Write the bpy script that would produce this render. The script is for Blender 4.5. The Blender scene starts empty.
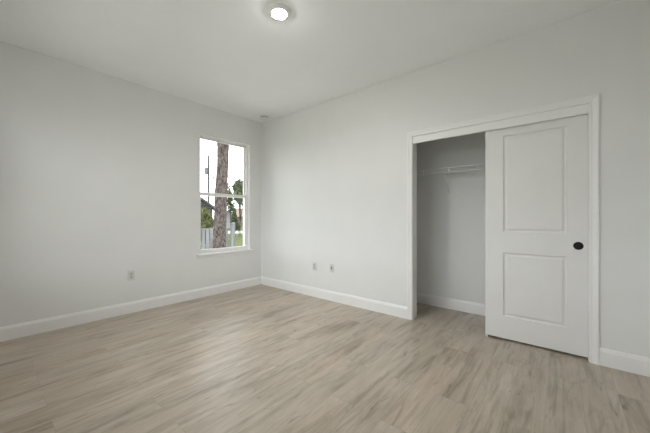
import bpy, bmesh, math, random
from mathutils import Vector, Matrix
PI = math.pi
random.seed(7)
S = bpy.context.scene
COL = S.collection
# ------------------------------------------------------------------ camera
CAMX, CAMY, CAMZ, YAW, F_PX, HORIZON = 4.0797, -3.1434, 1.17, 39.749, 283.98, 217.88
cd = bpy.data.cameras.new('camera')
cam = bpy.data.objects.new('camera', cd); COL.objects.link(cam)
cam.location = (CAMX, CAMY, CAMZ); cam.rotation_euler = (PI/2, 0, math.radians(YAW))
cd.sensor_width = 36; cd.lens = F_PX*36/650; cd.shift_y = (HORIZON-216.5)/650
cd.clip_start = 0.02; cd.clip_end = 500
S.camera = cam
# ------------------------------------------------------------------ world: bright overcast sky
w = bpy.data.worlds.new('overcast_sky'); S.world = w; w.use_nodes = True
wn, wl = w.node_tree.nodes, w.node_tree.links
bg = wn['Background']
tc = wn.new('ShaderNodeTexCoord'); nz = wn.new('ShaderNodeTexNoise'); nz.inputs['Scale'].default_value = 2.2
cr = wn.new('ShaderNodeValToRGB')
cr.color_ramp.elements[0].color = (.90, .95, 1.0, 1); cr.color_ramp.elements[1].color = (1, 1, 1, 1)
wl.new(tc.outputs['Generated'], nz.inputs['Vector']); wl.new(nz.outputs['Fac'], cr.inputs['Fac']); wl.new(cr.outputs['Color'], bg.inputs['Color'])
bg.inputs['Strength'].default_value = 4.0
LAMP_STRENGTH = 400
LAMP_COLOR = (1.0, .975, .955, 1)
# ------------------------------------------------------------------ exposure
S.view_settings.view_transform = 'Standard'; S.view_settings.look = 'None'
S.view_settings.gamma = 1; S.view_settings.use_curve_mapping = False
S.view_settings.exposure = 0.13
S.cycles.max_bounces = 14; S.cycles.diffuse_bounces = 10

# ------------------------------------------------------------------ materials
def lin(h):
    c = [int(h[i:i+2], 16)/255 for i in (1, 3, 5)]
    return tuple((v/12.92 if v <= .04045 else ((v+.055)/1.055)**2.4) for v in c)+(1,)
def base_mat(name, col, rough=.5, metal=0, spec=.5):
    m = bpy.data.materials.new(name); m.use_nodes = True
    b = m.node_tree.nodes['Principled BSDF']
    b.inputs['Base Color'].default_value = col; b.inputs['Roughness'].default_value = rough
    b.inputs['Metallic'].default_value = metal; b.inputs['Specular IOR Level'].default_value = spec
    return m
def noisy(name, c1, c2, scale=8, rough=.6, bump=0, bscale=None, stretch=(1, 1, 1), detail=4, metal=0, spec=.5, lo=.35, hi=.65):
    m = base_mat(name, c1, rough, metal, spec); nt = m.node_tree; N, L = nt.nodes, nt.links
    b = N['Principled BSDF']
    t = N.new('ShaderNodeTexCoord'); mp = N.new('ShaderNodeMapping'); mp.inputs['Scale'].default_value = stretch
    n = N.new('ShaderNodeTexNoise'); n.inputs['Scale'].default_value = scale; n.inputs['Detail'].default_value = detail
    r = N.new('ShaderNodeValToRGB'); r.color_ramp.elements[0].color = c1; r.color_ramp.elements[1].color = c2
    r.color_ramp.elements[0].position = lo; r.color_ramp.elements[1].position = hi
    L.new(t.outputs['Object'], mp.inputs['Vector']); L.new(mp.outputs['Vector'], n.inputs['Vector'])
    L.new(n.outputs['Fac'], r.inputs['Fac']); L.new(r.outputs['Color'], b.inputs['Base Color'])
    if bump:
        n2 = N.new('ShaderNodeTexNoise'); n2.inputs['Scale'].default_value = bscale or scale; n2.inputs['Detail'].default_value = 3
        L.new(mp.outputs['Vector'], n2.inputs['Vector'])
        bp = N.new('ShaderNodeBump'); bp.inputs['Strength'].default_value = bump; bp.inputs['Distance'].default_value = .01
        L.new(n2.outputs['Fac'], bp.inputs['Height']); L.new(bp.outputs['Normal'], b.inputs['Normal'])
    return m
M = {}
M['wall'] = noisy('wall_paint', (.78, .785, .78, 1), (.795, .80, .795, 1), 3, .62, .05, 160, spec=.3)
M['ceiling'] = noisy('ceiling_paint', (.875, .89, .90, 1), (.89, .905, .915, 1), 3, .8, .06, 110, spec=.2)
M['trim'] = noisy('trim_paint', (.85, .85, .845, 1), (.865, .865, .86, 1), 4, .38, spec=.5)
M['door'] = noisy('door_paint', (.78, .78, .77, 1), (.80, .80, .79, 1), 5, .42, spec=.45)
M['vinyl'] = noisy('window_vinyl', (.85, .85, .85, 1), (.88, .88, .88, 1), 5, .4)
M['bright'] = noisy('bright_white_gloss', (.90, .90, .89, 1), (.92, .92, .91, 1), 5, .3)
M['plate'] = noisy('plate_plastic', (.66, .66, .64, 1), (.69, .69, .67, 1), 9, .35)
M['black'] = noisy('black_metal', (.004, .004, .004, 1), (.008, .008, .008, 1), 20, .45, spec=.3)
M['plastic'] = noisy('white_plastic', (.80, .80, .78, 1), (.83, .83, .81, 1), 9, .35)
M['receptacle'] = noisy('grey_white_plastic', (.52, .52, .50, 1), (.56, .56, .54, 1), 9, .4)
M['slot'] = noisy('dark_slot', (.02, .02, .02, 1), (.03, .03, .03, 1), 9, .6)
M['wire'] = noisy('white_coated_wire', (.74, .74, .73, 1), (.78, .78, .77, 1), 9, .35)
M['steel'] = noisy('brushed_steel', (.55, .55, .55, 1), (.62, .62, .62, 1), 30, .35, metal=.9)
M['bark'] = noisy('pine_bark', (0.028, 0.022, 0.02, 1), (0.125, 0.104, 0.095, 1), 17, .95, .9, 24, (1, 1, .55), 8, spec=.1, lo=.38, hi=.62)
M['leaf'] = noisy('bush_leaf', (0.07, 0.0825, 0.0275, 1), (0.165, 0.17, 0.075, 1), 5, .7, spec=.2)
M['needle'] = noisy('tree_leaf', (0.0375, 0.055, 0.025, 1), (0.1, 0.125, 0.06, 1), 3, .75, spec=.2)
M['leaf2'] = noisy('tree_leaf_pale', (.06, .08, .04, 1), (.15, .175, .10, 1), 3, .75, spec=.2)
M['dark_siding'] = noisy('dark_grey_siding', (.055, .055, .058, 1), (.085, .085, .088, 1), 6, .9)
M['twig'] = noisy('twig_bark', (0.05, 0.04, 0.03, 1), (0.08, 0.065, 0.05, 1), 9, .9)
M['fence'] = noisy('weathered_fence_wood', (0.1, 0.102, 0.105, 1), (0.21, 0.215, 0.22, 1), 6, .9, .2, 30, (1, 1, .08), 5, spec=.1)
M['pole'] = noisy('weathered_pole_wood', (0.035, 0.0375, 0.04, 1), (0.065, 0.0675, 0.07, 1), 6, .9, 0, None, (1, 1, .1))
M['transformer'] = noisy('grey_transformer_paint', (0.15, 0.15, 0.165, 1), (0.18, 0.18, 0.195, 1), 6, .5)
M['cable'] = noisy('black_cable', (.02, .02, .02, 1), (.03, .03, .03, 1), 6, .6)
M['roof_grey'] = noisy('grey_shingle', (0.05, 0.05, 0.0525, 1), (0.085, 0.085, 0.0875, 1), 12, .9, .3, 30)
M['roof_tan'] = noisy('tan_shingle', (0.17, 0.117, 0.09, 1), (0.21, 0.15, 0.12, 1), 8, .9, .2, 30)
M['stucco_pale'] = noisy('pale_stucco', (0.21, 0.225, 0.23, 1), (0.24, 0.255, 0.26, 1), 6, .9)
M['stucco_tan'] = noisy('tan_stucco', (0.15, 0.12, 0.105, 1), (0.18, 0.145, 0.125, 1), 6, .9)
M['roof_pale'] = noisy('pale_metal_roof', (0.3, 0.31, 0.32, 1), (0.33, 0.34, 0.35, 1), 6, .6)
M['lawn'] = noisy('mown_lawn', (0.06, 0.078, 0.025, 1), (0.115, 0.13, 0.05, 1), 1.2, .95, .4, 25, detail=8, spec=.1)
M['concrete'] = noisy('pale_concrete', (0.275, 0.275, 0.265, 1), (0.315, 0.315, 0.305, 1), 2, .9)
M['carpaint'] = noisy('white_car_paint', (.62, .64, .64, 1), (.66, .68, .68, 1), 3, .25)
M['darkglass'] = noisy('dark_glass', (.03, .035, .04, 1), (.05, .055, .06, 1), 3, .1)
M['tyre'] = noisy('rubber_tyre', (.015, .015, .015, 1), (.025, .025, .025, 1), 9, .8)

# clear glazing: mostly transparent with a faint reflection
g = bpy.data.materials.new('window_glass'); g.use_nodes = True; N, L = g.node_tree.nodes, g.node_tree.links
for n in list(N): N.remove(n)
o = N.new('ShaderNodeOutputMaterial'); mx = N.new('ShaderNodeMixShader'); tr = N.new('ShaderNodeBsdfTransparent'); gl = N.new('ShaderNodeBsdfGlossy'); fr = N.new('ShaderNodeFresnel')
tr.inputs['Color'].default_value = (.96, .97, .965, 1); gl.inputs['Roughness'].default_value = .02; fr.inputs['IOR'].default_value = 1.3
L.new(fr.outputs['Fac'], mx.inputs['Fac']); L.new(tr.outputs['BSDF'], mx.inputs[1]); L.new(gl.outputs['BSDF'], mx.inputs[2]); L.new(mx.outputs['Shader'], o.inputs['Surface'])
M['glass'] = g
# lamp lens
e = bpy.data.materials.new('lamp_lens'); e.use_nodes = True; b = e.node_tree.nodes['Principled BSDF']
b.inputs['Base Color'].default_value = (.9, .9, .88, 1); b.inputs['Emission Color'].default_value = LAMP_COLOR; b.inputs['Emission Strength'].default_value = LAMP_STRENGTH
M['lens'] = e

# vinyl plank floor, planks along world y
def floor_mat():
    m = base_mat('oak_vinyl_plank', (.4, .34, .28, 1), .42); nt = m.node_tree; N, L = nt.nodes, nt.links; b = N['Principled BSDF']
    t = N.new('ShaderNodeTexCoord'); sp = N.new('ShaderNodeSeparateXYZ'); cb = N.new('ShaderNodeCombineXYZ')
    L.new(t.outputs['Object'], sp.inputs['Vector'])
    L.new(sp.outputs['Y'], cb.inputs['X']); L.new(sp.outputs['X'], cb.inputs['Y'])
    br = N.new('ShaderNodeTexBrick')
    br.offset = .37; br.offset_frequency = 2; br.squash = 1
    br.inputs['Color1'].default_value = (0, 0, 0, 1); br.inputs['Color2'].default_value = (1, 1, 1, 1); br.inputs['Mortar'].default_value = (.5, .5, .5, 1)
    br.inputs['Scale'].default_value = 1; br.inputs['Brick Width'].default_value = 1.22; br.inputs['Row Height'].default_value = .182
    br.inputs['Mortar Size'].default_value = .0009; br.inputs['Mortar Smooth'].default_value = .1
    L.new(cb.outputs['Vector'], br.inputs['Vector'])
    rnd = N.new('ShaderNodeMath'); rnd.operation = 'MULTIPLY'; rnd.inputs[1].default_value = 37
    L.new(br.outputs['Color'], rnd.inputs[0])
    def noise(scl, sc, detail, rough=.55, dist=0):
        mp = N.new('ShaderNodeMapping'); mp.inputs['Scale'].default_value = scl
        L.new(cb.outputs['Vector'], mp.inputs['Vector'])
        n = N.new('ShaderNodeTexNoise'); n.noise_dimensions = '4D'; n.inputs['Scale'].default_value = sc; n.inputs['Detail'].default_value = detail
        n.inputs['Roughness'].default_value = rough; n.inputs['Distortion'].default_value = dist
        L.new(mp.outputs['Vector'], n.inputs['Vector']); L.new(rnd.outputs[0], n.inputs['W']); return n
    def ramp(src, stops):
        r = N.new('ShaderNodeValToRGB'); els = r.color_ramp.elements
        while len(els) < len(stops): els.new(.5)
        for el, (p, c) in zip(els, stops): el.position = p; el.color = c
        L.new(src, r.inputs['Fac']); return r
    def mix(a, bb, fac, mode='MULTIPLY'):
        x = N.new('ShaderNodeMix'); x.data_type = 'RGBA'; x.blend_type = mode; x.clamp_factor = True
        L.new(a, x.inputs['A']); L.new(bb, x.inputs['B'])
        if isinstance(fac, float): x.inputs['Factor'].default_value = fac
        else: L.new(fac, x.inputs['Factor'])
        return x.outputs['Result']
    tone = noise((1.2, 4.5, 1), 1.2, 5, .62, .9)           # broad light / dark figure
    grain = noise((2.0, 60, 1), 1.6, 5, .65, .3)          # fine grain
    streak = noise((.85, 11, 1), 1.6, 5, .65, 1.2)         # cathedral streaks
    knot = noise((1.9, 7.5, 1), 1.3, 6, .72, 1.6)          # dark knots and checks
    c = ramp(tone.outputs['Fac'], [(.28, (.335, .282, .220, 1)), (.46, (.48, .418, .340, 1)), (.68, (.59, .522, .435, 1))]).outputs['Color']
    c = mix(c, ramp(streak.outputs['Fac'], [(.36, (.66, .63, .60, 1)), (.52, (1, 1, 1, 1))]).outputs['Color'], .75)
    c = mix(c, ramp(grain.outputs['Fac'], [(.30, (.78, .76, .74, 1)), (.62, (1.0, 1.0, 1.0, 1))]).outputs['Color'], .55)
    c = mix(c, ramp(knot.outputs['Fac'], [(.28, (.30, .275, .25, 1)), (.34, (.66, .64, .61, 1)), (.42, (1, 1, 1, 1))]).outputs['Color'], .8)
    c = mix(c, ramp(br.outputs['Color'], [(0, (.94, .95, .945, 1)), (.5, (1, .995, .985, 1)), (1, (1.03, .985, .95, 1))]).outputs['Color'], .9)
    dk = N.new('ShaderNodeRGB'); dk.outputs[0].default_value = (.12, .095, .07, 1)
    mf = N.new('ShaderNodeMath'); mf.operation = 'MULTIPLY'; mf.inputs[1].default_value = .3
    L.new(br.outputs['Fac'], mf.inputs[0])
    c = mix(c, dk.outputs[0], mf.outputs[0], 'MIX')
    L.new(c, b.inputs['Base Color'])
    rr = N.new('ShaderNodeMapRange'); rr.inputs['To Min'].default_value = .29; rr.inputs['To Max'].default_value = .42
    L.new(grain.outputs['Fac'], rr.inputs['Value']); L.new(rr.outputs['Result'], b.inputs['Roughness'])
    bp = N.new('ShaderNodeBump'); bp.inputs['Strength'].default_value = .12; bp.inputs['Distance'].default_value = .002
    L.new(grain.outputs['Fac'], bp.inputs['Height']); L.new(bp.outputs['Normal'], b.inputs['Normal'])
    return m
M['floor'] = floor_mat()

# ------------------------------------------------------------------ mesh helpers
def box(bm, x0, x1, y0, y1, z0, z1, bev=0):
    r = bmesh.ops.create_cube(bm, size=1, matrix=Matrix.Translation(((x0+x1)/2, (y0+y1)/2, (z0+z1)/2)) @ Matrix.Diagonal((abs(x1-x0), abs(y1-y0), abs(z1-z0), 1)))
    if bev:
        ed = list({e for v in r['verts'] for e in v.link_edges})
        bmesh.ops.bevel(bm, geom=ed, offset=bev, segments=2, profile=.5, affect='EDGES')
def tube(bm, pts, radii, seg=10, cap=True):
    pts = [Vector(p) for p in pts]
    if not isinstance(radii, (list, tuple)): radii = [radii]*len(pts)
    rings = []
    for i, p in enumerate(pts):
        d = (pts[min(i+1, len(pts)-1)]-pts[max(i-1, 0)]).normalized()
        a = d.orthogonal().normalized() if abs(d.z) < .95 else Vector((1, 0, 0))
        a = (a-d*a.dot(d)).normalized(); bb = d.cross(a)
        rings.append([bm.verts.new(p+(a*math.cos(2*PI*k/seg)+bb*math.sin(2*PI*k/seg))*radii[i]) for k in range(seg)])
    for r0, r1 in zip(rings, rings[1:]):
        for k in range(seg): bm.faces.new((r0[k], r0[(k+1) % seg], r1[(k+1) % seg], r1[k]))
    if cap: bm.faces.new(rings[0][::-1]); bm.faces.new(rings[-1])
def lathe(bm, prof, c=(0, 0, 0), seg=40, mat=None):
    """prof: (radius, height) pairs about local z"""
    rings = []; mat = mat or Matrix.Identity(4); c = Vector(c)
    for r, h in prof:
        if r < 1e-6: rings.append([bm.verts.new(c+mat @ Vector((0, 0, h)))])
        else: rings.append([bm.verts.new(c+mat @ Vector((r*math.cos(2*PI*k/seg), r*math.sin(2*PI*k/seg), h))) for k in range(seg)])
    for a, b2 in zip(rings, rings[1:]):
        for k in range(seg):
            k2 = (k+1) % seg
            if len(a) == 1 and len(b2) == 1: continue
            if len(a) == 1: bm.faces.new((a[0], b2[k2], b2[k]))
            elif len(b2) == 1: bm.faces.new((a[k], a[k2], b2[0]))
            else: bm.faces.new((a[k], a[k2], b2[k2], b2[k]))
def sweep(bm, path, prof, origin, U, V, Nn):
    """mitred moulding: path of (u,v) points in a plane, prof of (across, out) points; 'across' goes to the left of travel"""
    origin, U, V, Nn = map(Vector, (origin, U, V, Nn)); P = [Vector(p) for p in path]; rings = []
    for i, p in enumerate(P):
        d1 = (P[i]-P[i-1]).normalized() if i else None
        d2 = (P[i+1]-P[i]).normalized() if i < len(P)-1 else None
        n1 = Vector((-d1.y, d1.x)) if d1 else None; n2 = Vector((-d2.y, d2.x)) if d2 else None
        if n1 is None: m = n2
        elif n2 is None: m = n1
        else: m = (n1+n2)/(1+n1.dot(n2))
        rings.append([bm.verts.new(origin+U*(p.x+m.x*a)+V*(p.y+m.y*a)+Nn*h) for a, h in prof])
    k = len(prof)
    for r0, r1 in zip(rings, rings[1:]):
        for j in range(k): bm.faces.new((r0[j], r0[(j+1) % k], r1[(j+1) % k], r1[j]))
    bm.faces.new(rings[0]); bm.faces.new(rings[-1][::-1])
def obj(name, bm, mat, parent=None, smooth=False, loc=None):
    bmesh.ops.recalc_face_normals(bm, faces=bm.faces)
    me = bpy.data.meshes.new(name); bm.to_mesh(me); bm.free(); me.materials.append(mat)
    o = bpy.data.objects.new(name, me); COL.objects.link(o)
    if smooth:
        for p in me.polygons: p.use_smooth = True
        try: me.set_sharp_from_angle(angle=math.radians(38))
        except Exception: pass
    if loc is not None: o.location = loc
    if parent: o.parent = parent
    return o
def tag(o, label, cat, group=None, kind=None):
    o['label'] = label; o['category'] = cat
    if group: o['group'] = group
    if kind: o['kind'] = kind
    return o
def thing(name, label, cat, loc=(0, 0, 0), group=None, rotz=0, kind=None):
    o = bpy.data.objects.new(name, None); COL.objects.link(o); o.location = loc; o.rotation_euler = (0, 0, rotz); o.empty_display_size = .1
    return tag(o, label, cat, group, kind)
def NB(): return bmesh.new()
def boxes(name, mat, lst, parent=None, bev=0, **k):
    bm = NB()
    for b_ in lst: box(bm, *b_, bev=bev)
    return obj(name, bm, mat, parent, **k)

# ------------------------------------------------------------------ room dimensions
XR, YN, H = 4.62, -3.40, 2.846             # side wall, near wall, ceiling height
TW = .118                                  # closet wall thickness
WY0, WY1, WZ0, WZ1 = -1.111, -.242, .635, 2.412    # window opening in the left wall
DX0, DX1, DZ = 2.754, 4.270, 2.124         # rough opening of the closet
CY, CX0 = .695, 2.36                       # closet back wall and its left end
# ------------------------------------------------------------------ shell
fl = boxes('floor', M['floor'], [(0, XR, YN, CY, -.12, 0)]); tag(fl, 'grey-beige oak-look plank floor', 'floor', kind='structure')
ce = boxes('ceiling', M['ceiling'], [(-.2, XR+.15, YN-.15, CY+.15, H, H+.15)]); tag(ce, 'smooth white painted ceiling', 'ceiling', kind='structure')
wl_ = boxes('wall_left', M['wall'], [(-.2, 0, YN-.15, WY0, -.12, H), (-.2, 0, WY1, CY+.15, -.12, H), (-.2, 0, WY0, WY1, -.12, WZ0-.02), (-.2, 0, WY0, WY1, WZ1, H)])
tag(wl_, 'pale grey painted wall with the window in it', 'wall', kind='structure')
wr = boxes('wall_right', M['wall'], [(0, DX0, 0, TW, 0, H), (DX1, XR, 0, TW, 0, H), (DX0, DX1, 0, TW, DZ, H)])
tag(wr, 'pale grey painted wall with the closet opening', 'wall', kind='structure')
for n, b_, lb in (('wall_back', (CX0-.1, XR, CY, CY+.12, 0, H), 'grey back wall inside the closet'),
              ('wall_inner', (CX0-.1, CX0, TW, CY, 0, H), 'left end wall inside the closet'),
              ('wall_side', (XR, XR+.15, YN-.15, CY+.15, -.12, H), 'pale grey side wall beyond the closet doors'),
              ):
    tag(boxes(n, M['wall'], [b_]), lb, 'wall', kind='structure')

NX0, NX1 = .35, 3.35                       # span of the twin window added behind the viewer for fill daylight
wnr = boxes('wall_near', M['wall'], [(0, NX0, YN-.15, YN, -.12, H), (NX1, XR, YN-.15, YN, -.12, H), (NX0, NX1, YN-.15, YN, -.12, WZ0-.02), (NX0, NX1, YN-.15, YN, WZ1, H)])
tag(wnr, 'pale grey wall behind the viewer', 'wall', kind='structure')
# baseboards
BB = [(0, 0), (0, .015), (.108, .015), (.116, .013), (.124, .0095), (.133, .007), (.136, 0)]
def baseboard(name, p0, p1, nrm, label):
    bm = NB(); p0 = Vector(p0); p1 = Vector(p1); d = (p1-p0)
    pr = [(h, o_) for h, o_ in BB]
    rings = [[bm.verts.new(q+Vector((0, 0, h))+Vector(nrm)*o_) for h, o_ in pr] for q in (p0, p1)]
    k = len(pr)
    for j in range(k): bm.faces.new((rings[0][j], rings[0][(j+1) % k], rings[1][(j+1) % k], rings[1][j]))
    bm.faces.new(rings[0]); bm.faces.new(rings[1][::-1])
    tag(obj(name, bm, M['trim']), label, 'baseboard', kind='structure')
CASW = .056
CL, CR = 2.768, 4.256                      # inner edges of the casing legs
baseboard('baseboard_left', (0, YN, 0), (0, 0, 0), (1, 0, 0), 'white baseboard under the window wall')
baseboard('baseboard_right', (0.015, 0, 0), (CL-CASW, 0, 0), (0, -1, 0), 'white baseboard between the corner and the closet')
baseboard('baseboard_side', (CR+CASW, 0, 0), (XR, 0, 0), (0, -1, 0), 'white baseboard right of the closet doors')
baseboard('baseboard_back', (CX0, CY, 0), (XR, CY, 0), (0, -1, 0), 'white baseboard inside the closet')
# closet jambs, head, fascia, casing
jl = boxes('trim_1', M['trim'], [(DX0, DX0+.019, 0, TW, 0, DZ), (DX1-.019, DX1, 0, TW, 0, DZ), (DX0+.019, DX1-.019, 0, TW, DZ-.019, DZ)], bev=.001)
tag(jl, 'white jamb lining the closet opening', 'door jamb', kind='structure')
fa = boxes('trim_2', M['trim'], [(DX0+.019, DX1-.019, .004, .022, 2.022, DZ-.019)], bev=.001)
tag(fa, 'white fascia board hiding the sliding door track', 'fascia', kind='structure')
CAS = [(0, 0), (0, .009), (.004, .0115), (.010, .0115), (.0135, .0095), (.030, .0125), (.040, .0155), (.0435, .0175), (.053, .0175), (CASW, .014), (CASW, 0)]
bm = NB(); sweep(bm, [(CL, 0), (CL, 2.100), (CR, 2.100), (CR, 0)], CAS, (0, 0, 0), (1, 0, 0), (0, 0, 1), (0, -1, 0))
tag(obj('trim_3', bm, M['trim']), 'white moulded casing around the closet opening', 'casing', kind='structure')

# ------------------------------------------------------------------ sliding closet doors
def panel_door(name, x0, x1, z0, z1, y0, y1, label, pull=True):
    """moulded two panel slab; face y0 towards the room"""
    root = thing(name, label, 'door', ((x0+x1)/2, (y0+y1)/2, z0), kind='structure')
    off = Vector(root.location)
    W = x1-x0; st = .150; px0, px1 = x0+st, x1-.131
    holes = [(px0, px1, .232-.0, .840), (px0, px1, 1.036, 1.954)]
    bm = NB()
    xs = [x0, px0, px1, x1]; zs = [z0, holes[0][2], holes[0][3], holes[1][2], holes[1][3], z1]
    V = {}
    def v(x, y, z):
        k = (round(x, 5), round(y, 5), round(z, 5))
        if k not in V: V[k] = bm.verts.new(Vector((x, y, z))-off)
        return V[k]
    for i in range(3):
        for j in range(5):
            q = (xs[i], xs[i+1], zs[j], zs[j+1])
            if i == 1 and j in (1, 3): continue
            bm.faces.new((v(q[0], y0, q[2]), v(q[1], y0, q[2]), v(q[1], y0, q[3]), v(q[0], y0, q[3])))
    for (a, b2, c, d) in holes:               # ogee sticking, flat, raised field
        steps = [(0, 0), (.0025, .003), (.0045, .010), (.011, .0135), (.016, .0135), (.022, .0115), (.031, .0045), (.036, .003)]
        prev = None
        for ins, dep in steps:
            ring = [v(a+ins, y0+dep, c+ins), v(b2-ins, y0+dep, c+ins), v(b2-ins, y0+dep, d-ins), v(a+ins, y0+dep, d-ins)]
            if prev:
                for k in range(4): bm.faces.new((prev[k], prev[(k+1) % 4], ring[(k+1) % 4], ring[k]))
            prev = ring
        bm.faces.new(prev)
    for j in range(5):
        for x in (x0, x1): bm.faces.new((v(x, y0, zs[j]), v(x, y0, zs[j+1]), v(x, y1, zs[j+1]), v(x, y1, zs[j])))
    for i in range(3):
        for z in (z0, z1): bm.faces.new((v(xs[i], y0, z), v(xs[i+1], y0, z), v(xs[i+1], y1, z), v(xs[i], y1, z)))
    for i in range(3):
        for j in range(5): bm.faces.new((v(xs[i], y1, zs[j]), v(xs[i+1], y1, zs[j]), v(xs[i+1], y1, zs[j+1]), v(xs[i], y1, zs[j+1])))
    o_ = obj('door_panel', bm, M['door'], root)
    if pull:
        bm = NB()
        R = Matrix.Rotation(PI/2, 4, 'X')      # local z -> -y
        lathe(bm, [(.033, -.001), (.033, .0015), (.0315, .003), (.0285, .003), (.0265, .0012), (.0, .0008)], Vector((4.190, y0, .936))-off, 40, R)
        obj('flush_pull', bm, M['black'], root, True)
    return root
panel_door('door_1', 3.503, 4.249, .021, 2.060, .034, .068, 'white two-panel sliding closet door with black round flush pull')
panel_door('door_2', 3.523, 4.249, .006, 2.060, .078, .112, 'rear white sliding closet door behind the front one', False)
fg = boxes('floor_guide', M['plastic'], [(3.506, 3.524, .024, .033, 0, .03), (3.506, 3.520, .0330, .116, 0, .008)], bev=.001)
tag(fg, 'small white floor guide at the lower left corner of the sliding door', 'door guide')

# ------------------------------------------------------------------ window
win = thing('window_1', 'white single-hung window with a sill', 'window', (-.05, (WY0+WY1)/2, WZ0), kind='structure')
off = Vector(win.location)
def wbox(lst): return [(a-off.x, b_-off.x, c-off.y, d-off.y, e_-off.z, f-off.z) for a, b_, c, d, e_, f in lst]
fx0, fx1 = -.135, -.052
fw = .020
boxes('window_frame', M['vinyl'], wbox([(fx0, fx1, WY0, WY0+fw, WZ0, WZ1), (fx0, fx1, WY1-fw-.012, WY1, WZ0, WZ1),
     (fx0, fx1, WY0+fw, WY1-fw-.012, WZ1-fw, WZ1), (fx0, fx1, WY0+fw, WY1-fw-.012, WZ0, WZ0+fw)]), win, .002)
a, b2 = WY0+fw, WY1-fw-.012
def sash(name, x0, x1, z0, z1, sw, bot, top):
    s = boxes(name, M['vinyl'], wbox([(x0, x1, a, a+sw, z0, z1), (x0, x1, b2-sw, b2, z0, z1), (x0, x1, a+sw, b2-sw, z0, z0+bot), (x0, x1, a+sw, b2-sw, z1-top, z1)]), win, .002)
    xm = (x0+x1)/2
    boxes('pane', M['glass'], wbox([(xm-.002, xm+.002, a+sw-.004, b2-sw+.004, z0+bot-.004, z1-top+.004)]), s)
sash('upper_sash', -.122, -.097, 1.508, WZ1-fw-.001, .020, .036, .022)
sash('lower_sash', -.092, -.062, WZ0+fw+.001, 1.556, .024, .036, .044)
# reveal lining (drywall return) and stool
st = boxes('window_sill', M['bright'], wbox([(-.052, .040, WY0, WY1, WZ0-.02, WZ0), (0.0, .040, -1.160, WY0, WZ0-.02, WZ0), (0.0, .040, WY1, -.196, WZ0-.02, WZ0)]), win, .003)
boxes('apron', M['trim'], wbox([(0, .011, -1.145, -.212, WZ0-.062, WZ0-.0201)]), win, .002)
rv = boxes('trim_4', M['bright'], [(-.052, .001, WY0-.0, WY0+.003, WZ0, WZ1), (-.052, .001, WY1-.003, WY1, WZ0, WZ1), (-.052, .001, WY0+.003, WY1-.003, WZ1-.003, WZ1)])
tag(rv, 'white painted return around the window opening', 'window return', kind='structure')

# unseen twin window, added to even out the daylight from the viewer's side
w2 = thing('window_fill', 'white twin window added behind the viewer for fill daylight', 'window', ((NX0+NX1)/2, YN-.08, WZ0), kind='structure')
off = Vector(w2.location); ym, y1_ = YN-.13, YN-.06; xc = (NX0+NX1)/2; zm = 1.53
def wbox(lst): return [(a-off.x, b_-off.x, c-off.y, d-off.y, e_-off.z, f-off.z) for a, b_, c, d, e_, f in lst]
boxes('window_frame', M['vinyl'], wbox([(NX0, NX0+.04, ym, y1_, WZ0, WZ1), (NX1-.04, NX1, ym, y1_, WZ0, WZ1), (xc-.04, xc+.04, ym, y1_, WZ0, WZ1),
   (NX0+.04, xc-.04, ym, y1_, WZ0, WZ0+.05), (xc+.04, NX1-.04, ym, y1_, WZ0, WZ0+.05), (NX0+.04, xc-.04, ym, y1_, WZ1-.045, WZ1), (xc+.04, NX1-.04, ym, y1_, WZ1-.045, WZ1),
   (NX0+.04, xc-.04, ym, y1_, zm-.022, zm+.022), (xc+.04, NX1-.04, ym, y1_, zm-.022, zm+.022)]), w2, .002)
for q0, q1 in ((NX0+.036, xc-.036), (xc+.036, NX1-.036)):
    boxes('pane', M['glass'], wbox([(q0, q1, YN-.097, YN-.093, WZ0+.046, WZ1-.041)]), w2)
boxes('window_sill', M['trim'], wbox([(NX0, NX1, YN-.06, YN+.03, WZ0-.02, WZ0), (NX0-.05, NX0, YN, YN+.03, WZ0-.02, WZ0), (NX1, NX1+.05, YN, YN+.03, WZ0-.02, WZ0)]), w2, .003)

# ------------------------------------------------------------------ closet shelf
SX0, SX1, SZ = CX0+.002, XR-.002, 1.764
SB, SF = CY-.004, CY-.309                     # rear and front edge
sh = thing('wire_shelf', 'white wire closet shelf with hanging lip, high inside the closet', 'shelf', ((SX0+SX1)/2, CY, SZ))
off = Vector(sh.location); V3 = Vector
bm = NB()
def rod(bm, p, q, r, seg=8): tube(bm, [V3(p)-off, V3(q)-off], r, seg)
bm = NB()
n = int((SX1-SX0)/.0254)
for i in range(n+1):
    x = SX0+.004+(SX1-SX0-.008)*i/n
    tube(bm, [V3((x, SB, SZ))-off, V3((x, SF, SZ))-off], .0012, 5)
obj('deck_wires', bm, M['wire'], sh, True)
for nm, y, z, r in (('rear_rail', SB-.002, SZ-.003, .0035), ('middle_rail', (SB+SF)/2, SZ-.004, .003), ('front_rail', SF-.002, SZ+.001, .0045), ('lip_rail', SF-.004, SZ-.052, .0048)):
    bm = NB(); rod(bm, (SX0, y, z), (SX1, y, z), r); obj(nm, bm, M['wire'], sh, True)
for bx_ in (2.985, 4.0):
    bm = NB()
    rod(bm, (bx_+.01, SF+.006, SZ-.052), (bx_-.012, CY-.006, SZ-.27), .0058)
    br_ = obj('support_brace', bm, M['wire'], sh, True)
    bm = NB(); box(bm, bx_-.021-off.x, bx_-.003-off.x, CY-.010-off.y, CY-off.y, SZ-.296-off.z, SZ-.255-off.z, bev=.002)
    obj('brace_foot', bm, M['plastic'], br_)
for cx_ in (3.055, 3.362, 3.668, 3.974, 2.75):
    bm = NB(); box(bm, cx_-.005-off.x, cx_+.005-off.x, SF-.010-off.y, SF+.004-off.y, SZ-.056-off.z, SZ+.006-off.z, bev=.002)
    obj('lip_clip', bm, M['plastic'], sh)
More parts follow.
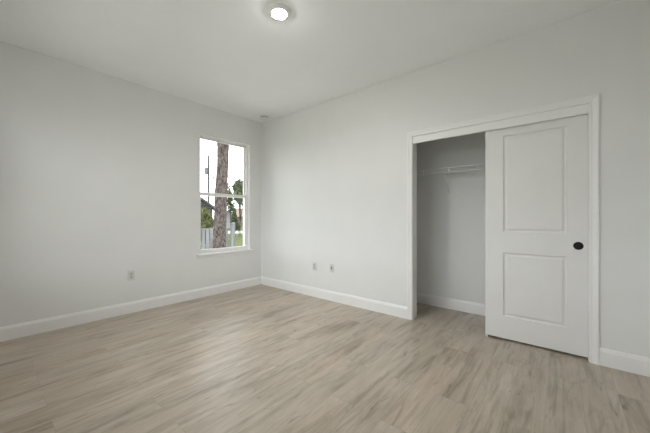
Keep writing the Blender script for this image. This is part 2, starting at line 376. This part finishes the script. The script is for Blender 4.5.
for i in range(7):
    x = 2.45+.33*i
    bm = NB(); box(bm, x-.008-off.x, x+.008-off.x, SB-.008-off.y, CY-off.y, SZ-.012-off.z, SZ+.010-off.z, bev=.002)
    obj('wall_clip', bm, M['plastic'], sh)

# ------------------------------------------------------------------ wall plates
def wall_plate(loc, rotz, label, kind):
    """plate faces local -y"""
    r = thing('wall_outlet' if kind == 'duplex' else 'wall_jack', label, 'outlet' if kind == 'duplex' else 'wall plate', loc, None, rotz)
    bm = NB(); box(bm, -.0365, .0365, -.008, 0, -.059, .059, bev=.0025); obj('cover_plate', bm, M['plate'], r)
    R = Matrix.Rotation(PI/2, 4, 'X')
    if kind == 'duplex':
        for dz in (.0195, -.0195):
            bm = NB(); lathe(bm, [(.0172, 0), (.0172, .0095), (.016, .0105), (0, .0105)], (0, 0, dz), 28, R)
            f = obj('receptacle', bm, M['receptacle'], r, True)
            bm = NB()
            for dx, hh in ((-.0064, .0045), (.0064, .0038)): box(bm, dx-.0014, dx+.0014, -.0112, -.0100, dz+.0025-hh, dz+.0025+hh)
            lathe(bm, [(.0028, .009), (.0028, .0112), (0, .0112)], (0, 0, dz-.0085), 12, R)
            obj('slots', bm, M['slot'], f)
        bm = NB(); lathe(bm, [(.0035, .006), (.0035, .0092), (0, .0098)], (0, 0, 0), 14, R); obj('screw', bm, M['steel'], r, True)
    else:
        bm = NB(); lathe(bm, [(.0105, .005), (.0105, .012), (.0065, .012), (.0065, .016), (.0035, .016), (.0035, .010), (0, .010)], (0, 0, 0), 20, R); j = obj('jack', bm, M['slot'], r, True)
        bm = NB(); box(bm, -.0165, .0165, -.0095, -.0070, -.033, .033, bev=.001); obj('insert', bm, M['receptacle'], r)
        for dz in (.042, -.042):
            bm = NB(); lathe(bm, [(.0032, .005), (.0032, .0090), (0, .0096)], (0, 0, dz), 14, R); obj('screw', bm, M['steel'], r, True)
wall_plate((0, -1.979, .460), PI/2, 'white duplex outlet low on the wall left of the window', 'duplex')
wall_plate((1.268, 0, .455), 0, 'white duplex outlet on the closet wall, nearer the room corner', 'duplex')
wall_plate((1.592, 0, .462), 0, 'white wall plate with one central jack, nearer the closet', 'jack')

# ------------------------------------------------------------------ ceiling fittings
cl = thing('ceiling_light', 'round white disc ceiling light, lit, in the middle of the ceiling', 'ceiling light', (2.318, -1.606, H))
bm = NB(); lathe(bm, [(.098, 0), (.098, -.004), (.095, -.008), (.084, -.015), (.070, -.020), (.0615, -.022), (.0595, -.020), (.0595, -.004)], seg=64); obj('trim_ring', bm, M['plastic'], cl, True)
bm = NB(); lathe(bm, [(.0592, -.018), (.057, -.0225), (.049, -.0265), (.034, -.0295), (.017, -.031), (0, -.0315)], seg=48); obj('lens', bm, M['lens'], cl, True)
sd = thing('smoke_detector', 'small round white smoke detector on the ceiling near the corner', 'smoke detector', (.300, -.165, H))
bm = NB(); lathe(bm, [(0, 0), (.080, 0), (.080, -.010), (.073, -.012), (.066, -.013)], seg=48); obj('base', bm, M['plastic'], sd, True)
bm = NB(); lathe(bm, [(.064, -.012), (.064, -.022)], seg=48); obj('sensor_slot', bm, M['slot'], sd, True)
bm = NB(); lathe(bm, [(.066, -.0215), (.074, -.022), (.073, -.032), (.062, -.041), (.036, -.045), (0, -.046)], seg=48); obj('cover', bm, M['plastic'], sd, True)

# ================================================================== outdoors
GZ = -.35
fwd = Vector((-math.sin(math.radians(YAW)), math.cos(math.radians(YAW)), 0)); rgt = Vector((math.cos(math.radians(YAW)), math.sin(math.radians(YAW)), 0))
def at(px, Z, z=0):                             # where a sight line from the room meets depth Z
    p = Vector((CAMX, CAMY, 0))+fwd*Z+rgt*((px-325)/F_PX*Z); return Vector((p.x, p.y, z))
def hz(py, Z): return CAMZ-(py-HORIZON)/F_PX*Z
bm = NB(); box(bm, -180, 60, -110, 150, GZ-.3, GZ); tag(obj('lawn', bm, M['lawn']), 'green lawn outside the window', 'lawn', kind='structure')
M['bounce_sand'] = noisy('pale_bounce_sand', (.56, .54, .49, 1), (.64, .62, .57, 1), 4, .95, .2, 40)
bm = NB(); box(bm, -8.2, 6, -9, 9, GZ-.1, GZ+.012); tag(obj('bounce_ground', bm, M['bounce_sand']), 'pale sandy ground added below the sill to bounce daylight indoors', 'yard', kind='structure')  # unseen pale ground, added as a reflector to lift the ceiling
vd = (at(240, 30)-at(240, 20)).normalized(); side = Vector((-vd.y, vd.x, 0))
def yard_box(c, half, depth, z0, z1, bm):      # box facing the window: half width across, depth along the sight line
    vs = [c+side*s*half+vd*d for s, d in ((-1, 0), (1, 0), (1, depth), (-1, depth))]
    lo = [bm.verts.new((q.x, q.y, z0)) for q in vs]; hi = [bm.verts.new((q.x, q.y, z1)) for q in vs]
    bm.faces.new(lo); bm.faces.new(hi[::-1])
    for k in range(4): bm.faces.new((lo[k], lo[(k+1) % 4], hi[(k+1) % 4], hi[k]))
bm = NB(); yard_box(at(238, 27.5), 30, 5.5, GZ, GZ+.02, bm); tag(obj('driveway', bm, M['concrete']), 'pale concrete road crossing beyond the lawn', 'road', kind='structure')

# pine
pt = thing('pine_tree', 'tall pine tree with a thick bare trunk close outside the window', 'tree', at(219.6, 9, GZ))
off = Vector(pt.location); pts, rad = [], []
NSEG = 40
prof = [(GZ, 219.2, .235), (.3, 219.3, .205), (1.0, 220, .190), (1.9, 221.0, .180), (2.8, 222.6, .176), (3.9, 223.6, .174), (6, 225, .16), (9, 226, .13), (12, 227, .08)]
bm = NB()
def ip(z, k):
    for q0, q1 in zip(prof, prof[1:]):
        if q0[0] <= z <= q1[0]: t = (z-q0[0])/(q1[0]-q0[0]); return q0[k]+(q1[k]-q0[k])*t
    return prof[-1][k]
rows = []; seg = 30; zmax = 12
zs = [GZ+(zmax-GZ)*i/220 for i in range(221)]
rs = random.Random(3)
ph = [rs.uniform(0, 2*PI) for _ in range(8)]
for z in zs:
    c = at(ip(z, 1), 9, z)-off; r = ip(z, 2); row = []
    for k in range(seg):
        t = 2*PI*k/seg
        j = 1+.035*math.sin(7*t+ph[0]+1.3*math.sin(z*5+ph[1]))+.03*math.sin(11*t+ph[2]+2*math.sin(z*7.5))+rs.uniform(-.035, .035)+.03*math.sin(z*3.1+t*2)
        row.append(bm.verts.new(c+Vector((math.cos(t)*r*j, math.sin(t)*r*j, 0))))
    rows.append(row)
for r0, r1 in zip(rows, rows[1:]):
    for k in range(seg): bm.faces.new((r0[k], r0[(k+1) % seg], r1[(k+1) % seg], r1[k]))
bm.faces.new(rows[0][::-1]); bm.faces.new(rows[-1])
obj('trunk', bm, M['bark'], pt, True)
def leaves(bm, c, rad3, n, size, rs, shell=.0):
    for _ in range(n):
        while True:
            q = Vector([rs.uniform(-1, 1) for _ in range(3)])
            if shell < q.length <= 1: break
        p = Vector(c)+Vector((q.x*rad3[0], q.y*rad3[1], q.z*rad3[2]))
        d = Vector([rs.gauss(0, 1) for _ in range(3)]).normalized(); u = d.orthogonal().normalized(); s = size*rs.uniform(.6, 1.3)
        vs = [bm.verts.new(p+d*s), bm.verts.new(p+u*s*.42), bm.verts.new(p-d*s), bm.verts.new(p-u*s*.42)]
        bm.faces.new(vs)
bm = NB(); bl = NB()
for i in range(12):
    z = 8.2+.33*i; t = i*2.4; c = at(ip(z, 1), 9, z)-off; ln = 1.7-.09*i
    tip = c+Vector((math.cos(t)*ln, math.sin(t)*ln, .35)); tube(bm, [c, (c+tip)/2+Vector((0, 0, .05)), tip], [.05, .035, .015], 6)
    leaves(bl, tip, (.75, .75, .45), 130, .11, rs)
obj('branches', bm, M['twig'], pt, True); obj('needles', bl, M['needle'], pt)

# utility pole with transformer
Z = 33; up = thing('utility_pole', 'dark wooden utility pole standing left of the pine trunk', 'utility pole', at(208.6, Z, GZ)); off = Vector(up.location)
bm = NB(); top = hz(155.5, Z); tube(bm, [Vector((0, 0, 0)), Vector((0, 0, top-GZ))], [.125, .095], 12); obj('pole', bm, M['pole'], up, True)
bm = NB(); q0 = at(208.6, Z, hz(157, Z))-off; q1 = at(212.9, Z, hz(160.3, Z))-off; tube(bm, [q0, q1], .035, 8); obj('bracket', bm, M['pole'], up)
bm = NB(); q1 = at(213.0, Z, hz(160.5, Z))-off; lathe(bm, [(0, -.12), (.07, -.10), (.09, 0), (.07, .10), (0, .14)], q1, 12); obj('insulator', bm, M['transformer'], up, True)
bm = NB(); q1 = at(205.9, Z, hz(170.8, Z))-off; lathe(bm, [(0, -.42), (.18, -.42), (.19, -.38), (.19, .30), (.20, .33), (.14, .42), (0, .44)], q1, 20); obj('transformer', bm, M['transformer'], up, True)
for py, rr in ((173.5, .04), (168.5, .03)):
    bm = NB(); tube(bm, [at(208.6, Z, hz(py, Z))-off, at(205.6, Z, hz(py, Z))-off], rr, 6); obj('mounting_arm', bm, M['pole'], up)
cb_ = thing('overhead_cable', 'thin overhead cable with a black splice case left of the pine', 'cable', at(208.6, Z, hz(176.8, Z))); off = Vector(cb_.location)
bm = NB(); tube(bm, [at(209.55, Z, hz(176.9, Z))-off, at(213.3, Z, hz(177.4, Z))-off, at(226, Z, hz(176.4, Z))-off, at(234.6, Z, hz(175.2, Z))-off, at(275, Z, hz(168, Z))-off], .014, 6); obj('cable', bm, M['cable'], cb_)
for px, py, rr, ln in ((213.3, 177.4, .085, 1.0), (233, 175.3, .03, .9)):
    bm = NB(); d = (at(px+1, Z)-at(px, Z))*ln; c = at(px, Z, hz(py, Z))-off; tube(bm, [c-d, c-d*.7, c+d*.7, c+d], [rr*.5, rr, rr, rr*.5], 10); obj('splice_case', bm, M['cable'], cb_, True)

# fence
def fence(name, pxs, Z, ztop, label, gap):
    f = thing(name, label, 'fence', at(pxs[0], Z, GZ)); off = Vector(f.location)
    A, B = at(pxs[0], Z), at(pxs[1], Z); d = (B-A); ln = d.length; d.normalize(); nn = Vector((-d.y, d.x, 0))
    def ob(bm, s0, s1, n0, n1, z0, z1):
        vs = [A+d*s+nn*n_ for s, n_ in ((s0, n0), (s1, n0), (s1, n1), (s0, n1))]
        lo = [bm.verts.new(Vector((q.x, q.y, z0))-off) for q in vs]; hi = [bm.verts.new(Vector((q.x, q.y, z1))-off) for q in vs]
        bm.faces.new(lo); bm.faces.new(hi[::-1])
        for k in range(4): bm.faces.new((lo[k], lo[(k+1) % 4], hi[(k+1) % 4], hi[k]))
    bm = NB(); s = .02; r_ = random.Random(5)
    while s < ln-.14:
        ob(bm, s, s+.135, -.012, .008, GZ+.04, ztop-.05-r_.uniform(0, .03)); s += .135+gap*r_.uniform(.5, 1.5)
    obj('pickets', bm, M['fence'], f)
    for zz in (ztop-.10, GZ+.35):
        bm = NB(); ob(bm, 0, ln, .010, .045, zz-.045, zz+.045); obj('rail', bm, M['fence'], f)
    k = max(1, round(ln/1.9))
    for i in range(k+1):
        s = ln*i/k
        bm = NB(); ob(bm, s-.05, s+.05, .012, .105, GZ, ztop+.03); obj('post', bm, M['fence'], f)
fence('picket_fence', (150, 231.4), 12, hz(227, 12), 'weathered grey board fence behind the pine trunk', .06)
gp = thing('gate_post', 'pale grey square post at the right end of the board fence', 'post', at(233.1, 11.8, GZ)); 
bm = NB(); box(bm, -.062, .062, -.062, .062, 0, hz(224, 11.8)-GZ, .006); obj('shaft', bm, M['fence'], gp)
bm = NB(); lathe(bm, [(.10, 0), (.10, .03), (0, .08)], (0, 0, hz(224, 11.8)-GZ), 4, Matrix.Rotation(PI/4, 4, 'Z')); obj('post_cap', bm, M['fence'], gp)

# shrubs and trees
def shrub(name, px, Z, py0, py1, wpx, label, mat, n, size, cat, nb=9, seed=1, trunk=True, base=None):
    """crown between image rows py0 (top) and py1"""
    rs = random.Random(seed); t = thing(name, label, cat, at(px, Z, GZ)); off = Vector(t.location)
    zt, zb = hz(py0, Z), max(GZ+.1, hz(py1, Z)); hw = wpx/2/F_PX*Z
    bl = NB(); bt = NB()
    for i in range(nb):
        a_ = rs.uniform(0, 2*PI); rr = hw*rs.uniform(.1, .68); z = zb+(zt-zb)*rs.uniform(.18, .85)
        c = Vector((math.cos(a_)*rr, math.sin(a_)*rr, z-GZ)); r3 = (hw*.42, hw*.42, (zt-zb)*.20)
        leaves(bl, c, r3, n//nb, size, rs, .35)
        tube(bt, [Vector((0, 0, (zb-GZ)*.4)), Vector((c.x*.4, c.y*.4, (z-GZ)*.7)), c], [.035*hw, .02*hw, .008*hw], 5)
    if trunk: tube(bt, [Vector((0, 0, 0)), Vector((0, 0, (zb-GZ)*.45+.02))], [.05*hw, .04*hw], 8)
    obj('foliage', bl, mat, t); obj('stems', bt, M['twig'], t, True)
shrub('bush', 205.5, 14.5, 206, 232, 19, 'yellow-green leafy bush behind the grey fence', M['leaf'], 2600, .085, 'bush', 14, 2)
shrub('leafy_tree', 240, 24, 177, 208, 19, 'green tree with an airy crown right of the pine trunk', M['leaf2'], 900, .20, 'tree', 15, 4)
shrub('thin_tree', 230.5, 26, 184, 214, 11, 'sparse thin-leaved tree just right of the pine trunk', M['leaf2'], 420, .15, 'tree', 10, 9)
shrub('hedge_shrub', 234.5, 20, 208, 232, 7, 'dark green shrub beside the pale house', M['needle'], 1100, .11, 'bush', 8, 12)
shrub('round_shrub', 238.5, 20.5, 222.5, 231, 5, 'small pale round shrub at the lawn edge', M['leaf'], 500, .07, 'bush', 6, 15)
shrub('far_tree', 186, 60, 196, 222, 26, 'broad distant tree behind the grey-roofed house', M['needle'], 1500, .5, 'tree', 12, 21)
shrub('distant_tree', 254, 82, 186, 224, 30, 'broad distant tree behind the tan house', M['needle'], 1500, .5, 'tree', 12, 22)

# houses
def house(name, pxl, pxr, Z, py_eave, py_ridge, label, wall, roof, ridge='across', depth=7):
    A = at(pxl, Z); c0 = Vector((CAMX, CAMY, 0)); ray = (at(pxr, Z)-c0).normalized()
    n_ = (at((pxl+min(pxr, 244))/2, Z)-c0).normalized() if pxr > 230 else ray.copy()
    d = Vector((n_.y, -n_.x, 0))                  # across the sight line, to the right
    tt = (A-c0).dot(n_)/ray.dot(n_); B = c0+ray*tt; ln = (B-A).dot(d)
    h = thing(name, label, 'house', Vector((*((A+B)/2).xy, GZ))); off = Vector(h.location)
    ze, zr = hz(py_eave, Z), hz(py_ridge, Z)
    def P(s, t, z): q = A+d*s+n_*t; return Vector((q.x, q.y, z))-off
    bm = NB()
    def prism(bm, pts2):
        lo = [bm.verts.new(p) for p in pts2[0]]; hi = [bm.verts.new(p) for p in pts2[1]]; k = len(lo)
        bm.faces.new(lo); bm.faces.new(hi[::-1])
        for j in range(k): bm.faces.new((lo[j], lo[(j+1) % k], hi[(j+1) % k], hi[j]))
    e_ = .35
    if ridge == 'along':                     # gable end faces the window
        prism(bm, [[P(0, t, GZ), P(ln, t, GZ), P(ln, t, ze), P(ln/2, t, zr-.12), P(0, t, ze)] for t in (0, depth)][0:2])
        obj('wall', bm, wall, h); bm = NB()
        for sg in (0, 1):
            s_e = -e_ if sg == 0 else ln+e_; sl = (zr-ze)/(ln/2)
            prism(bm, [[P(s_e, t, ze-e_*sl), P(ln/2, t, zr), P(ln/2, t, zr+.16), P(s_e, t, ze-e_*sl+.16)] for t in (-e_, depth+e_)])
    else:
        prism(bm, [[P(s, 0, GZ), P(s, depth, GZ), P(s, depth, ze), P(s, depth/2, zr-.12), P(s, 0, ze)] for s in (0, ln)])
        obj('wall', bm, wall, h); bm = NB()
        for sg in (0, 1):
            t_e = -e_ if sg == 0 else depth+e_; sl = (zr-ze)/(depth/2)
            prism(bm, [[P(s, t_e, ze-e_*sl), P(s, depth/2, zr), P(s, depth/2, zr+.16), P(s, t_e, ze-e_*sl+.16)] for s in (-e_, ln+e_)])
    obj('roof', bm, roof, h)
    k = 0 if name == 'pale_house' else max(1, int(ln/3))
    for i in range(k):
        s = ln*(i+.5)/k; bm = NB()
        prism(bm, [[P(s-.5, t, GZ+1.0), P(s+.5, t, GZ+1.0), P(s+.5, t, GZ+2.0), P(s-.5, t, GZ+2.0)] for t in (-.03, .02)])
        obj('window', bm, M['darkglass'], h)
house('grey_roofed_house', 176, 212.5, 18.5, 207, 194.5, 'dark grey gabled house behind the bush', M['dark_siding'], M['roof_grey'], 'along', 5)
house('pale_house', 224, 233.5, 38, 216.5, 209.5, 'small pale house with a white gable roof beside the trunk', M['stucco_pale'], M['roof_pale'], 'along', 7)
house('tan_house', 235.8, 262, 50, 216.8, 208.5, 'tan house with a reddish roof across the road', M['stucco_tan'], M['roof_tan'], 'across', 9)
